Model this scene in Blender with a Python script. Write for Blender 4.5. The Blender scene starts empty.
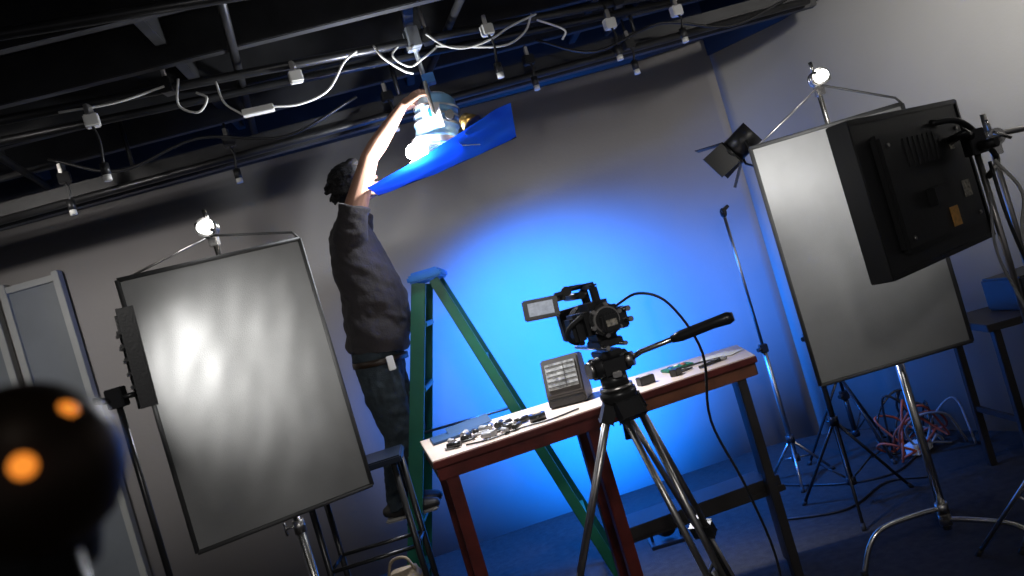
import bpy, bmesh, math, random
from mathutils import Vector, Matrix, noise
random.seed(7)
V=Vector
# ---------------------------------------------------------------- materials
def mat(name,col,rough=.5,metal=0.,bump=0.,bscale=40.,var=0.,vscale=6.,emit=None,estr=0.,trans=0.,sheen=0.,coat=0.):
    m=bpy.data.materials.new(name); m.use_nodes=True
    nt=m.node_tree; b=nt.nodes['Principled BSDF']
    b.inputs['Base Color'].default_value=(*col,1); b.inputs['Roughness'].default_value=rough
    b.inputs['Metallic'].default_value=metal
    if trans: b.inputs['Transmission Weight'].default_value=trans
    if sheen: b.inputs['Sheen Weight'].default_value=sheen
    if coat: b.inputs['Coat Weight'].default_value=coat
    tc=nt.nodes.new('ShaderNodeTexCoord')
    if var:
        n=nt.nodes.new('ShaderNodeTexNoise'); n.inputs['Scale'].default_value=vscale; n.inputs['Detail'].default_value=5
        nt.links.new(tc.outputs['Object'],n.inputs['Vector'])
        r=nt.nodes.new('ShaderNodeValToRGB')
        r.color_ramp.elements[0].position=.3; r.color_ramp.elements[1].position=.7
        r.color_ramp.elements[0].color=(*[c*(1-var) for c in col],1); r.color_ramp.elements[1].color=(*[min(1,c*(1+var)) for c in col],1)
        nt.links.new(n.outputs['Fac'],r.inputs['Fac']); nt.links.new(r.outputs['Color'],b.inputs['Base Color'])
    if bump:
        n=nt.nodes.new('ShaderNodeTexNoise'); n.inputs['Scale'].default_value=bscale; n.inputs['Detail'].default_value=6
        nt.links.new(tc.outputs['Object'],n.inputs['Vector'])
        bp=nt.nodes.new('ShaderNodeBump'); bp.inputs['Strength'].default_value=bump; bp.inputs['Distance'].default_value=.01
        nt.links.new(n.outputs['Fac'],bp.inputs['Height']); nt.links.new(bp.outputs['Normal'],b.inputs['Normal'])
    if emit:
        b.inputs['Emission Color'].default_value=(*emit,1); b.inputs['Emission Strength'].default_value=estr
    return m
M={}
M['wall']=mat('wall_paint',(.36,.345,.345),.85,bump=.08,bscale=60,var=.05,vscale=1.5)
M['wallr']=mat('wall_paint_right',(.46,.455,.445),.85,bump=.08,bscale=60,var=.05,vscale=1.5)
M['black']=mat('black_paint',(.012,.012,.013),.6,var=.3,vscale=4)
M['joist']=mat('joist_black',(.028,.028,.03),.5,var=.4,vscale=5,bump=.1)
M['pipe']=mat('pipe_dark',(.05,.05,.052),.35,.6,var=.3)
M['floor']=mat('floor_carpet',(.028,.025,.024),.95,bump=.5,bscale=180,var=.35,vscale=25)
M['cloth']=mat('silver_cloth',(.25,.25,.247),.5,.2,bump=.12,bscale=300,var=.05,vscale=10)
M['rim']=mat('rim_grey',(.06,.06,.06),.6,bump=.1)
M['chrome']=mat('chrome',(.70,.68,.64),.25,1.,var=.08)
M['steel']=mat('brushed_steel',(.5,.48,.46),.35,1.,bump=.05,bscale=120)
M['blk']=mat('black_plastic',(.018,.018,.019),.38,bump=.08,bscale=150)
M['blk2']=mat('black_metal',(.04,.04,.041),.3,.5,bump=.04)
M['rubber']=mat('rubber',(.02,.02,.02),.7,bump=.1)
M['white']=mat('white_plastic',(.8,.79,.75),.45,var=.04)
M['cablew']=mat('cable_white',(.7,.69,.65),.5,var=.05)
M['cableg']=mat('cable_grey',(.3,.3,.31),.5,var=.05)
M['cabler']=mat('cable_orange_red',(.50,.10,.05),.5,var=.05)
M['green']=mat('ladder_green',(.006,.11,.065),.4,var=.15,bump=.05)
M['alu']=mat('aluminium',(.5,.5,.5),.4,1.,bump=.05)
M['bluecap']=mat('ladder_cap_blue',(.01,.15,.5),.45,var=.1)
M['gel']=mat('blue_gel',(.004,.035,.5),.4,var=.2,vscale=8,bump=.15,bscale=12)
nt=M['gel'].node_tree; tr=nt.nodes.new('ShaderNodeBsdfTranslucent'); tr.inputs[0].default_value=(.003,.045,.7,1); mx=nt.nodes.new('ShaderNodeMixShader'); mx.inputs[0].default_value=.4
nt.links.new(nt.nodes['Principled BSDF'].outputs[0],mx.inputs[1]); nt.links.new(tr.outputs[0],mx.inputs[2]); nt.links.new(mx.outputs[0],nt.nodes['Material Output'].inputs[0])
M['lampblue']=mat('lamp_shell',(.25,.5,.75),.3,.2,var=.15,vscale=20)
M['lampsil']=mat('lamp_silver',(.75,.8,.85),.3,.7)
M['brass']=mat('brass',(.8,.5,.15),.3,1.)
M['darkbrass']=mat('dark_bronze',(.035,.02,.01),.45,.5)
M['amber']=mat('amber_glint',(.9,.4,.05),.3,emit=(1,.28,.03),estr=1.0)  # emission stands in for blurred orange glints on the knob
M['bulb']=mat('bulb',(1,1,1),.3,emit=(.92,.96,1.),estr=60)
M['gripglow']=mat('grip_glow_white',(1,1,1),.3,emit=(1.,.98,.95),estr=9)  # emissive white, added at the grip heads to brighten them
M['addedbluelens']=mat('added_blue_lens',(.01,.1,.5),.3,emit=(.01,.2,1.),estr=2)  # glowing lens of the added floor lamp
M['shirt']=mat('tshirt',(.030,.026,.028),.9,bump=.3,bscale=90,var=.12,vscale=14,sheen=.06)
M['jeans']=mat('denim',(.024,.036,.045),.85,bump=.4,bscale=220,var=.3,vscale=20)
M['skin']=mat('skin',(.34,.18,.12),.6,bump=.1,bscale=120,var=.08,vscale=18)
M['hair']=mat('hair',(.005,.004,.004),.75,bump=.9,bscale=90)
M['eye']=mat('eyeball',(.8,.8,.78),.2); M['iris']=mat('iris',(.03,.015,.01),.2)
M['lip']=mat('lip',(.32,.12,.1),.5)
M['shoe']=mat('shoe',(.03,.028,.026),.5,bump=.1); M['sole']=mat('shoe_sole',(.3,.29,.27),.7)
M['belt']=mat('belt',(.03,.018,.01),.4)
M['tabletop']=mat('table_laminate',(.6,.50,.43),.35,var=.12,vscale=5)
M['redwood']=mat('table_redwood',(.11,.016,.012),.42,var=.35,vscale=12,bump=.1)
M['orange']=mat('edge_wood',(.17,.06,.03),.45,var=.3,vscale=10)
M['darktab']=mat('dark_table',(.025,.022,.022),.45,var=.2)
M['screen']=mat('monitor_face',(.4,.41,.4),.3,var=.6,vscale=45,emit=(.4,.42,.42),estr=.10)
M['lcd']=mat('lcd_image',(.2,.22,.25),.2,var=.8,vscale=50,emit=(.45,.5,.6),estr=.45)
M['case']=mat('monitor_case',(.09,.085,.08),.5,bump=.05)
M['paper']=mat('paper',(.8,.8,.78),.7,var=.03)
M['bluepaper']=mat('blue_folder',(.012,.05,.13),.5,var=.15)
M['seat']=mat('seat_vinyl',(.008,.016,.035),.4,var=.15)
M['greenp']=mat('palette_green',(.02,.16,.09),.5,var=.5,vscale=30)
M['door']=mat('door_panel',(.17,.19,.215),.5,var=.1,vscale=3)
M['doorf']=mat('door_frame',(.36,.37,.36),.5,var=.06)
M['sticker']=mat('sticker_yellow',(.7,.36,.09),.5,var=.2,vscale=60)
M['stickw']=mat('sticker_print',(.35,.32,.26),.5,var=.7,vscale=90)
M['ledface']=mat('led_diffuser',(.9,.9,.9),.4,emit=(1,.99,.97),estr=2)
M['tan']=mat('tan_canvas',(.3,.24,.17),.8,bump=.4,bscale=100,var=.15)
# ---------------------------------------------------------------- builders
def group(name,loc=(0,0,0)):
    e=bpy.data.objects.new(name,None); bpy.context.collection.objects.link(e)
    e.empty_display_size=.1; e.location=loc
    return e
def link(o,parent,world=True):
    bpy.context.collection.objects.link(o)
    if parent is not None:
        o.parent=parent
        o.matrix_parent_inverse=Matrix.Translation(-V(parent.location))
    return o
def finish(name,bm,m,parent=None,smooth=False):
    bmesh.ops.recalc_face_normals(bm,faces=bm.faces)
    me=bpy.data.meshes.new(name); bm.to_mesh(me); bm.free()
    ms=m if isinstance(m,list) else [m]
    for x in ms: me.materials.append(M[x] if isinstance(x,str) else x)
    if smooth:
        for p in me.polygons: p.use_smooth=True
    o=bpy.data.objects.new(name,me); link(o,parent)
    return o
def frame(z,up=V((0,0,1))):
    z=z.normalized()
    if abs(z.dot(up))>.97: up=V((0,1,0))
    x=up.cross(z).normalized(); y=z.cross(x)
    return x,y,z
def add_box(bm,c,s,R=None,bevel=0.,seg=2):
    r=bmesh.ops.create_cube(bm,size=1); vs=r['verts']
    R=R or Matrix.Identity(3)
    for v in vs: v.co=R@V((v.co.x*s[0],v.co.y*s[1],v.co.z*s[2]))+V(c)
    if bevel:
        es=set(e for v in vs for e in v.link_edges)
        bmesh.ops.bevel(bm,geom=list(es),offset=bevel,segments=seg,affect='EDGES',clamp_overlap=True)
def rz(a): return Matrix.Rotation(math.radians(a),3,'Z')
def axes(x,z):
    z=V(z).normalized(); x=V(x); x=(x-z*x.dot(z)).normalized(); y=z.cross(x)
    return Matrix((x,y,z)).transposed()
def box(name,c,s,m,parent=None,R=None,bevel=.003):
    bm=bmesh.new(); add_box(bm,c,s,R,bevel); return finish(name,bm,m,parent)
def smoothpath(pts,n=6):
    pts=[V(p) for p in pts]
    if len(pts)<3: return pts
    P=[2*pts[0]-pts[1]]+pts+[2*pts[-1]-pts[-2]]; out=[]
    for i in range(1,len(P)-2):
        for k in range(n):
            t=k/n; a,b,c,d=P[i-1],P[i],P[i+1],P[i+2]
            out.append(.5*((2*b)+(c-a)*t+(2*a-5*b+4*c-d)*t*t+(3*b-a-3*c+d)*t**3))
    out.append(pts[-1]); return out
def add_tube(bm,pts,r,seg=12,side=None,cap=True,rnd=False):
    pts=[V(p) for p in pts]; n=len(pts)
    rs=[(q,q) if not isinstance(q,(tuple,list)) else q for q in (r if isinstance(r,list) else [r]*n)]
    if rnd:
        t0=(pts[0]-pts[1]).normalized(); t1=(pts[-1]-pts[-2]).normalized()
        a,b=min(rs[0]),min(rs[-1])
        pts=[pts[0]+t0*a*.9,pts[0]+t0*a*.55]+pts+[pts[-1]+t1*b*.55,pts[-1]+t1*b*.9]
        rs=[tuple(q*.35 for q in rs[0]),tuple(q*.8 for q in rs[0])]+rs+[tuple(q*.8 for q in rs[-1]),tuple(q*.35 for q in rs[-1])]
        n=len(pts)
    rings=[]; x=None
    for i,p in enumerate(pts):
        t=(pts[min(i+1,n-1)]-pts[max(i-1,0)])
        if t.length<1e-9: t=V((0,0,1))
        t.normalize()
        ref=V(side) if side is not None else (x if x is not None else frame(t)[0])
        x=(ref-t*ref.dot(t))
        if x.length<1e-5: x=frame(t)[0]
        x.normalize(); y=t.cross(x)
        rings.append([bm.verts.new(p+x*math.cos(a)*rs[i][0]+y*math.sin(a)*rs[i][1]) for a in [2*math.pi*k/seg for k in range(seg)]])
    for a,b in zip(rings,rings[1:]):
        for k in range(seg): bm.faces.new((a[k],a[(k+1)%seg],b[(k+1)%seg],b[k]))
    if cap:
        bm.faces.new(rings[0][::-1]); bm.faces.new(rings[-1])
def tube(name,pts,r,m,parent=None,seg=12,curve=False,**k):
    bm=bmesh.new()
    if curve: pts=smoothpath(pts)
    add_tube(bm,pts,r,seg,**k); o=finish(name,bm,m,parent)
    for p in o.data.polygons:
        if len(p.vertices)==4: p.use_smooth=True
    return o
def add_ell(bm,c,s,R=None,seg=20):
    r=bmesh.ops.create_uvsphere(bm,u_segments=seg,v_segments=seg//2+2,radius=1)
    R=R or Matrix.Identity(3)
    for v in r['verts']: v.co=R@V((v.co.x*s[0],v.co.y*s[1],v.co.z*s[2]))+V(c)
def ell(name,c,s,m,parent=None,R=None,seg=20):
    bm=bmesh.new(); add_ell(bm,c,s,R,seg); return finish(name,bm,m,parent,True)
def prism(name,pts,z0,z1,m,parent=None,bevel=0):
    bm=bmesh.new()
    a=[bm.verts.new((p[0],p[1],z0)) for p in pts]; b=[bm.verts.new((p[0],p[1],z1)) for p in pts]
    n=len(pts)
    for i in range(n): bm.faces.new((a[i],a[(i+1)%n],b[(i+1)%n],b[i]))
    bm.faces.new(a[::-1]); bm.faces.new(b)
    if bevel: bmesh.ops.bevel(bm,geom=bm.edges[:],offset=bevel,segments=2,affect='EDGES')
    return finish(name,bm,m,parent)
def remeshed(name,bm,voxel,m,parent,smooth_it=4,disp=None):
    me=bpy.data.meshes.new(name+'_src'); bmesh.ops.recalc_face_normals(bm,faces=bm.faces); bm.to_mesh(me); bm.free()
    o=bpy.data.objects.new(name+'_src',me); bpy.context.collection.objects.link(o)
    r=o.modifiers.new('r','REMESH'); r.mode='VOXEL'; r.voxel_size=voxel
    s=o.modifiers.new('s','SMOOTH'); s.iterations=smooth_it; s.factor=.5
    dg=bpy.context.evaluated_depsgraph_get(); dg.update()
    out=bpy.data.meshes.new_from_object(o.evaluated_get(dg))
    bpy.data.objects.remove(o)
    out.name=name; out.materials.clear(); out.materials.append(M[m])
    if disp:
        nn=[v.normal.copy() for v in out.vertices]
        for v,nv in zip(out.vertices,nn): v.co+=nv*disp(v.co)
    for p in out.polygons: p.use_smooth=True
    q=bpy.data.objects.new(name,out); link(q,parent); return q
# ---------------------------------------------------------------- room
def wy(x): return 5.34+.119*x
prism('floor',[(-4.8,-2.5),(5,-2.5),(5,7),(-4.8,7)],-.1,0,'floor')
prism('ceiling',[(-4.8,-2.5),(5,-2.5),(5,7),(-4.8,7)],3.1,3.2,'black')
A=V((-4.6,wy(-4.6))); C=V((1.81,wy(1.81))); d1=(A-C).normalized(); d2=V((.481,-.877)).normalized()
E2=C+d2*4.6; k=.6
def arc(a):
    p0=C+d1*k; p2=C+d2*k
    return p0*(1-a)**2+C*2*a*(1-a)+p2*a*a
b1=[A]+[arc(i/16) for i in range(0,9)]; b2=[arc(i/16) for i in range(8,17)]+[E2]
def wallmesh(name,pl,m,z0=0,z1=3.1,t=.1):
    bm=bmesh.new(); out=[]
    for i,p in enumerate(pl):
        d=(pl[min(i+1,len(pl)-1)]-pl[max(i-1,0)]).normalized(); nrm=V((-d.y,d.x))
        out.append(p+nrm*t)
    g=[[bm.verts.new((p.x,p.y,z)) for z in (z0,z1)] for p in pl]; h=[[bm.verts.new((p.x,p.y,z)) for z in (z0,z1)] for p in out]
    n=len(pl)
    for i in range(n-1):
        f=bm.faces.new((g[i][0],g[i+1][0],g[i+1][1],g[i][1])); f.smooth=True
        bm.faces.new((h[i][0],h[i][1],h[i+1][1],h[i+1][0]))
        bm.faces.new((g[i][1],g[i+1][1],h[i+1][1],h[i][1])); bm.faces.new((g[i][0],h[i][0],h[i+1][0],g[i+1][0]))
    bm.faces.new((g[0][0],g[0][1],h[0][1],h[0][0])); bm.faces.new((g[-1][0],h[-1][0],h[-1][1],g[-1][1]))
    return finish(name,bm,m)
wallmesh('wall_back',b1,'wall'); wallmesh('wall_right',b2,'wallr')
prism('wall_left',[(-4.7,-2.5),(-4.6,-2.5),(-4.6,4.9),(-4.7,4.9)],0,3.1,'wall')
off=V((.119,-1)).normalized()*.03
wallmesh('trim_back',[A+off,arc(0)+off,arc(.5)+off*1.2],'black',2.8,3.1,.025)
wallmesh('trim_right',[arc(.5)+V((-.02,-.03)),arc(1)+V((-.03,-.015)),C+d2*.95+V((-.03,-.015))],'black',2.68,3.1,.02)
ang=math.degrees(math.atan(.119))
g=group('ceiling_joists',(0,0,3.0))
for i in range(9):
    y=1.0+i*.52
    box('joist_%d'%i,(-.9,y+.119*-.9,3.0),(7.0,.05,.2),'joist',g,rz(ang),.004)
for i,x in enumerate((-3.4,-2.3,-1.1,.0,1.1)):
    box('cross_joist_%d'%i,(x,3.0,3.04),(.05,5.0,.12),'joist',g,rz(ang),.004)
g=group('lighting_grid',(0,3.8,2.82)); b=.086
R=rz(math.degrees(math.atan(b)))
box('batten_body',(-1.1,4.51-1.1*b,2.70),(6.6,.06,.13),'joist',g,R,.005)
tube('batten_pipe',[(-4.3,4.43-4.3*b,2.66),(2.12,4.43+2.12*b,2.66)],.022,'pipe',g)
for x in (-3.4,-1.8,-.3,1.1): tube('batten_hanger_%d'%int(x*10+50),[(x,4.51+x*b,2.7),(x,4.51+x*b,3.1)],.012,'pipe',g)
def py(x): return 3.41+.3*(x+1.49)
tube('grid_pipe_main',[(-2.9,py(-2.9),2.82),(1.75,py(1.75),2.82)],.021,'pipe',g)
tube('grid_pipe_front',[(-2.6,py(-2.6)-.75,2.86),(1.2,py(1.2)-.75,2.86)],.021,'pipe',g)
tube('grid_pipe_rear',[(-3.3,py(-3.3)+.45,2.86),(1.9,py(1.9)+.28,2.86)],.021,'pipe',g)
for i,x in enumerate((-2.2,-.95,.12,1.3)):
    tube('grid_cross_%d'%i,[(x+.55,1.7,2.89),(x-.3,4.9,2.89)],.02,'pipe',g)
for i,x in enumerate((-2.4,-1.2,-.05,.95,1.6)):
    tube('grid_drop_%d'%i,[(x,py(x),2.82),(x,py(x),3.1)],.011,'steel',g)
    box('grid_clamp_%d'%i,(x,py(x),2.83),(.05,.07,.07),'blk2',g)
def socket(x,y,z,drop,lit=True):
    g=group('pendant_power_socket',(x,y,z))
    box('junction_box',(x,y,z),(.06,.045,.055),'white' if lit else 'blk',g,rz(20),.005)
    box('clip',(x,y,z+.045),(.02,.05,.05),'steel',g)
    tube('conduit',[(x,y,z+.03),(x,y,2.80)],.007,'blk2',g)
    if drop:
        tube('drop_lead',[(x,y-.01,z-.02),(x+.012,y-.01,z-drop*.5),(x,y-.01,z-drop)],.006,'blk',g,curve=True)
        tube('connector_body',[(x,y-.01,z-drop),(x,y-.01,z-drop-.05)],.019,'blk',g)
        tube('connector_face',[(x,y-.01,z-drop-.05),(x,y-.01,z-drop-.075)],.017,'white',g)
for a in [(-1.50,3.36,2.73,.19),(-.67,3.62,2.75,.0),(.24,3.88,2.79,.17),(.86,4.06,2.70,.12),(1.24,4.18,2.70,.1)]: socket(*a)
for a in [(.44,4.35,2.72,.1),(-.35,4.25,2.72,.12),(1.0,4.4,2.66,.1),(-2.0,4.0,2.72,.12),(-1.2,4.15,2.7,.15)]: socket(*a,lit=False)
g=group('power_strip',(-.86,3.55,2.63))
box('strip_body',(-.86,3.55,2.63),(.14,.035,.03),'white',g,axes((1,.2,.05),(0,.1,1)))
for i in range(3): box('outlet_%d'%i,(-.9+i*.04,3.54+i*.008,2.632),(.02,.03,.022),'cableg',g,axes((1,.2,.05),(0,.1,1)),.001)
tube('strip_lead',[(-.93,3.54,2.63),(-.99,3.53,2.7),(-1.0,3.53,2.8)],.005,'cablew',g,curve=True)
g=group('hanging_cables',(0,3.7,2.8))
cb=[[(-1.62,3.35,2.80),(-1.4,3.4,2.79),(-1.2,3.46,2.82)],
 [(-1.13,3.45,2.83),(-1.16,3.45,2.72),(-1.09,3.46,2.67),(-1.04,3.47,2.72),(-1.08,3.48,2.76)],
 [(-.80,3.55,2.63),(-.68,3.6,2.62),(-.55,3.65,2.66),(-.45,3.68,2.77),(-.38,3.7,2.81)],
 [(-.30,3.72,2.82),(-.27,3.72,2.75),(-.2,3.76,2.68),(-.16,3.78,2.66)],
 [(-.16,3.8,2.83),(-.23,3.78,2.77),(-.17,3.79,2.70),(-.1,3.8,2.72),(-.02,3.82,2.76)],
 [(-.05,3.8,2.83),(.02,3.8,2.75),(.12,3.83,2.72),(.25,3.87,2.74),(.35,3.9,2.78),(.5,3.95,2.82)],
 [(-.02,3.8,2.76),(.1,3.83,2.73),(.3,3.9,2.70),(.42,3.95,2.75),(.48,3.96,2.83)],
 [(.5,3.98,2.8),(.62,4.0,2.72),(.6,4.02,2.68)],[(1.24,4.18,2.74),(1.3,4.2,2.8)]]
for i,c in enumerate(cb): tube('cable_%d'%i,c,.0055,'cablew',g,8,curve=True)
g2=group('black_cable_loops',(0,4,2.75))
for i,c in enumerate([[(-2.0,3.9,2.8),(-1.7,3.95,2.66),(-1.3,4.0,2.72),(-.9,4.1,2.63),(-.5,4.2,2.75)],[(.5,4.3,2.8),(.8,4.35,2.66),(1.2,4.4,2.72),(1.6,4.5,2.62),(2.0,4.6,2.7)]]):
    tube('loop_%d'%i,c,.008,'blk',g2,8,curve=True)
# ---------------------------------------------------------------- doors left
def door(name,x0,x1,ztop):
    g=group(name,((x0+x1)/2,wy((x0+x1)/2)-.04,0)); R=rz(ang); yc=lambda x:wy(x)-.035
    xm=(x0+x1)/2
    box('leaf',(xm,yc(xm),ztop/2),(x1-x0,.04,ztop),'door',g,R)
    for i,x in enumerate((x0,x1)): box('stile_%d'%i,(x,yc(x)-.015,ztop/2+.02),(.04,.07,ztop+.04),'doorf',g,R)
    for i,z in enumerate((.1,1.1,ztop)): box('rail_%d'%i,(xm,yc(xm)-.012,z),(x1-x0+.03,.06,.04),'doorf',g,R)
    ell('knob',(x1-.08,yc(x1)-.06,1.0),(.025,.025,.025),'steel',g)
door('door_1',-3.02,-2.70,2.42); door('door_2',-3.6,-3.10,2.46)
# ---------------------------------------------------------------- diffusion frames on C-stands
def cstand(g,x,y,h,angs,rise=.14):
    tube('column_lower',[(x,y,.08),(x,y,h*.45)],.0175,'chrome',g)
    tube('column_middle',[(x,y,h*.45),(x,y,h*.75)],.0145,'chrome',g)
    tube('column_upper',[(x,y,h*.75),(x,y,h)],.011,'chrome',g)
    for i,z in enumerate((h*.45,h*.75)):
        tube('collar_%d'%i,[(x,y,z-.03),(x,y,z+.02)],.023,'steel',g)
        tube('tee_handle_%d'%i,[(x,y,z),(x-.05,y-.01,z)],.005,'steel',g); tube('tee_bar_%d'%i,[(x-.05,y-.01,z-.025),(x-.05,y-.01,z+.025)],.005,'steel',g)
    for i,a in enumerate(angs):
        a=math.radians(a); d=V((math.cos(a),math.sin(a),0)); o=V((x,y,0)); zz=rise-.03*i*.8
        tube('leg_%d'%(i+1),[o+d*.015+V((0,0,zz+.03)),o+d*.1+V((0,0,zz+.035)),o+d*.26+V((0,0,zz+.03)),o+d*.34+V((0,0,zz-.02)),o+d*.40+V((0,0,.012))],.011,'chrome',g,curve=True)
        tube('foot_%d'%(i+1),[o+d*.398+V((0,0,.0)),o+d*.40+V((0,0,.03))],.014,'rubber',g)
        tube('leg_hub_%d'%(i+1),[o+V((0,0,zz+.008)),o+V((0,0,zz+.052))],.025,'steel',g)
def griphead(g,c):
    c=V(c); y=V((0,1,0))
    tube('grip_disc_1',[c-y*.03,c-y*.012],.034,'chrome',g,20); tube('grip_disc_2',[c-y*.01,c+y*.01],.034,'chrome',g,20)
    tube('grip_screw',[c-y*.06,c+y*.04],.008,'steel',g)
    tube('grip_tee',[c-y*.06-V((.03,0,-.02)),c-y*.06+V((.03,0,-.02))],.007,'chrome',g)
    box('grip_block',c-V((0,0,.045)),(.035,.035,.05),'chrome',g)
    tube('grip_spud',[c+V((0,0,.02)),c+V((-.005,0,.075))],.008,'chrome',g)
def diff_frame(name,p0,p1,z0,z1,gx,gy,gz,angs,seed,wr=.006,grip_glow=0):
    g=group(name,(gx,gy,0)); p0=V(p0);p1=V(p1); nx,nz=48,68
    d=(p1-p0); nrm=V((d.y,-d.x,0)).normalized(); bm=bmesh.new(); vs=[]
    W=d.length;H=z1-z0
    for j in range(nz+1):
        row=[]
        for i in range(nx+1):
            u,v=i/nx,j/nz; edge=min(1,8*min(u,1-u))*min(1,8*min(v,1-v))
            pinch=.006*math.sin(v*math.pi)*(2*u-1)*-1
            p=V((p0.x+d.x*u,p0.y+d.y*u,z0+H*v))+V((d.x,d.y,0)).normalized()*pinch
            q=V((u*1.9+v*.9+seed,v*1.3-u*.5,seed))
            n=noise.noise(q*1.3)+.28*noise.noise(V((u*3.6+v*1.6,v*2.2-u*1.5,seed+3)))+.2*noise.noise(V((u*8-v*6,v*5+u*3,seed+7)))
            row.append(bm.verts.new(p+nrm*(n*wr*2.2*edge)))
        vs.append(row)
    for j in range(nz):
        for i in range(nx):
            bm.faces.new((vs[j][i],vs[j][i+1],vs[j+1][i+1],vs[j+1][i]))
    finish('fabric',bm,'cloth',g,True)
    c=[V((p0.x,p0.y,z0)),V((p1.x,p1.y,z0)),V((p1.x,p1.y,z1)),V((p0.x,p0.y,z1))]
    for i in range(4): tube('frame_bar_%d'%(i+1),[c[i],c[(i+1)%4]],.0085,'rim',g)
    cstand(g,gx,gy,gz-.05,angs); griphead(g,(gx,gy-.01,gz))
    if grip_glow:  # glow added to make the chrome grip head look brightly lit
        ell('added_grip_glow_bulb',(gx,gy-.075,gz+.0),(.026,.022,.024),'gripglow',g); tube('added_grip_glow_shade',[(gx,gy-.04,gz),(gx,gy-.07,gz)],[.02,.036],'chrome',g,20)
        l=bpy.data.lights.new('added_grip_glow_light','POINT'); l.energy=grip_glow; l.shadow_soft_size=.03; o=bpy.data.objects.new('added_grip_glow_light',l); o.location=(gx,gy-.13,gz+.01); link(o,g)
    tube('bail_left',[(gx,gy-.03,gz-.03),(p0.x+d.x*.05,p0.y+d.y*.05,z1)],.004,'steel',g)
    tube('bail_top',[(gx,gy-.03,gz-.03),(p1.x-d.x*.03,p1.y-d.y*.03,z1+.03),(p1.x,p1.y,z1)],.005,'rim',g)
    return g
diff_frame('silver_reflector_frame',(-1.325,2.80,0),(-.74,3.10,0),.97,1.97,-1.03,3.02,2.09,(200,320,80),3.1,.010,.5)
diff_frame('silver_reflector_frame',(1.094,3.25,0),(1.74,3.25,0),.81,1.82,1.45,3.30,2.02,(185,65,305),8.4,.004,.4)
# ---------------------------------------------------------------- simple light stand
def lightstand(g,x,y,h,r=.012,spread=.33,mat1='blk2',a0=20,zc=.45):
    tube('pole_lower',[(x,y,.12),(x,y,h*.5)],r*1.25,mat1,g); tube('pole_upper',[(x,y,h*.5),(x,y,h)],r*.8,mat1,g)
    box('pole_clamp',(x,y,h*.5),(.045,.04,.05),'blk',g); tube('clamp_knob',[(x,y,h*.5),(x-.04,y-.02,h*.5)],.012,'blk',g)
    for i in range(3):
        a=math.radians(a0+120*i); d=V((math.cos(a),math.sin(a),0)); o=V((x,y,0))
        tube('leg_%d'%(i+1),[o+V((0,0,zc)),o+d*spread+V((0,0,.012))],.008,mat1,g)
        tube('brace_%d'%(i+1),[o+V((0,0,.14)),o+d*spread*.5+V((0,0,zc*.5))],.005,mat1,g)
        tube('tip_%d'%(i+1),[o+d*(spread-.01)+V((0,0,.025)),o+d*(spread+.01)+V((0,0,.0))],.011,'rubber',g)
    tube('leg_collar',[(x,y,zc-.02),(x,y,zc+.025)],r*2,'blk',g); tube('brace_collar',[(x,y,.12),(x,y,.16)],r*2,'blk',g)
def spot(name,loc,tgt,w,col,size,blend,rad=.05,parent=None):
    l=bpy.data.lights.new(name,'SPOT'); l.energy=w;l.color=col;l.spot_size=math.radians(size);l.spot_blend=blend;l.shadow_soft_size=rad
    o=bpy.data.objects.new(name,l); o.location=loc; o.rotation_euler=(V(tgt)-V(loc)).to_track_quat('-Z','Y').to_euler(); link(o,parent)
    return o
# left LED panel on black stand, seen almost edge-on
g=group('led_panel_light',(-1.20,2.35,0))
lightstand(g,-1.20,2.33,1.60,a0=200)
n=V((.88,.47,-.03)).normalized(); R=axes((-.47,.88,0),n)
c=V((-1.125,2.35,1.665))
box('led_housing',c,(.20,.28,.035),'blk',g,R,.006)
box('led_face',c+n*.019,(.17,.25,.004),'ledface',g,R,.001)
for i in range(5): box('cooling_fin_%d'%i,c-n*.024+V((0,0,-.08+i*.04)),(.15,.008,.014),'blk2',g,R,.001)
tube('yoke',[c-n*.02+V((0,0,-.1)),c-n*.05+V((0,0,-.1)),V((-1.20,2.33,1.57))],.008,'blk2',g)
tube('tilt_handle',[V((-1.20,2.33,1.56)),V((-1.25,2.29,1.58))],.01,'blk',g); box('tilt_bracket',(-1.2,2.33,1.57),(.05,.04,.06),'blk',g)
spot('led_emitter_a',c+n*.07,(-1.07,2.96,1.58),38,(1,.99,.97),80,1.,.09,g)
# right big panel with its back to us
g=group('studio_light_panel',(1.74,2.86,0))
p0=V((1.18,2.60,0)); p1=V((1.80,3.05,0)); dd=(p1-p0).normalized(); n=V((-dd.y,dd.x,0)); R=axes(dd,n)
c=(p0+p1)/2+V((0,0,1.49))
box('panel_housing',c,(.76,.53,.05),'blk',g,R,.008)
box('panel_rear_cover',c-n*.04,(.60,.40,.04),'blk2',g,R,.012)
box('panel_face',c+n*.027,(.7,.48,.004),'ledface',g,R,.001)
for s,nm in ((-1,'bottom'),(1,'top')): box('rim_'+nm,c+V((0,0,s*.262))+n*.01,(.77,.02,.08),'blk2',g,R,.003)
for s,nm in ((-1,'near'),(1,'far')): box('rim_'+nm,c+dd*s*.385+n*.01,(.02,.54,.08),'blk2',g,R,.003)
for i in range(7): box('vent_%d'%i,c-n*.062+dd*(-.14+i*.035)+V((0,0,.12)),(.018,.1,.004),'joist',g,R,.001)
up=V((0,0,1))
box('label_yellow',c-n*.063+dd*.06-up*.14,(.06,.07,.003),'sticker',g,R,.0005)
box('label_print',c-n*.063+dd*.2-up*.06,(.055,.06,.003),'stickw',g,R,.0005)
box('label_small',c-n*.063+dd*.18+up*.10,(.03,.02,.003),'stickw',g,R,.0005)
box('connector_block',c-n*.075-dd*.05-up*.05,(.09,.06,.03),'blk2',g,R)
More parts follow.
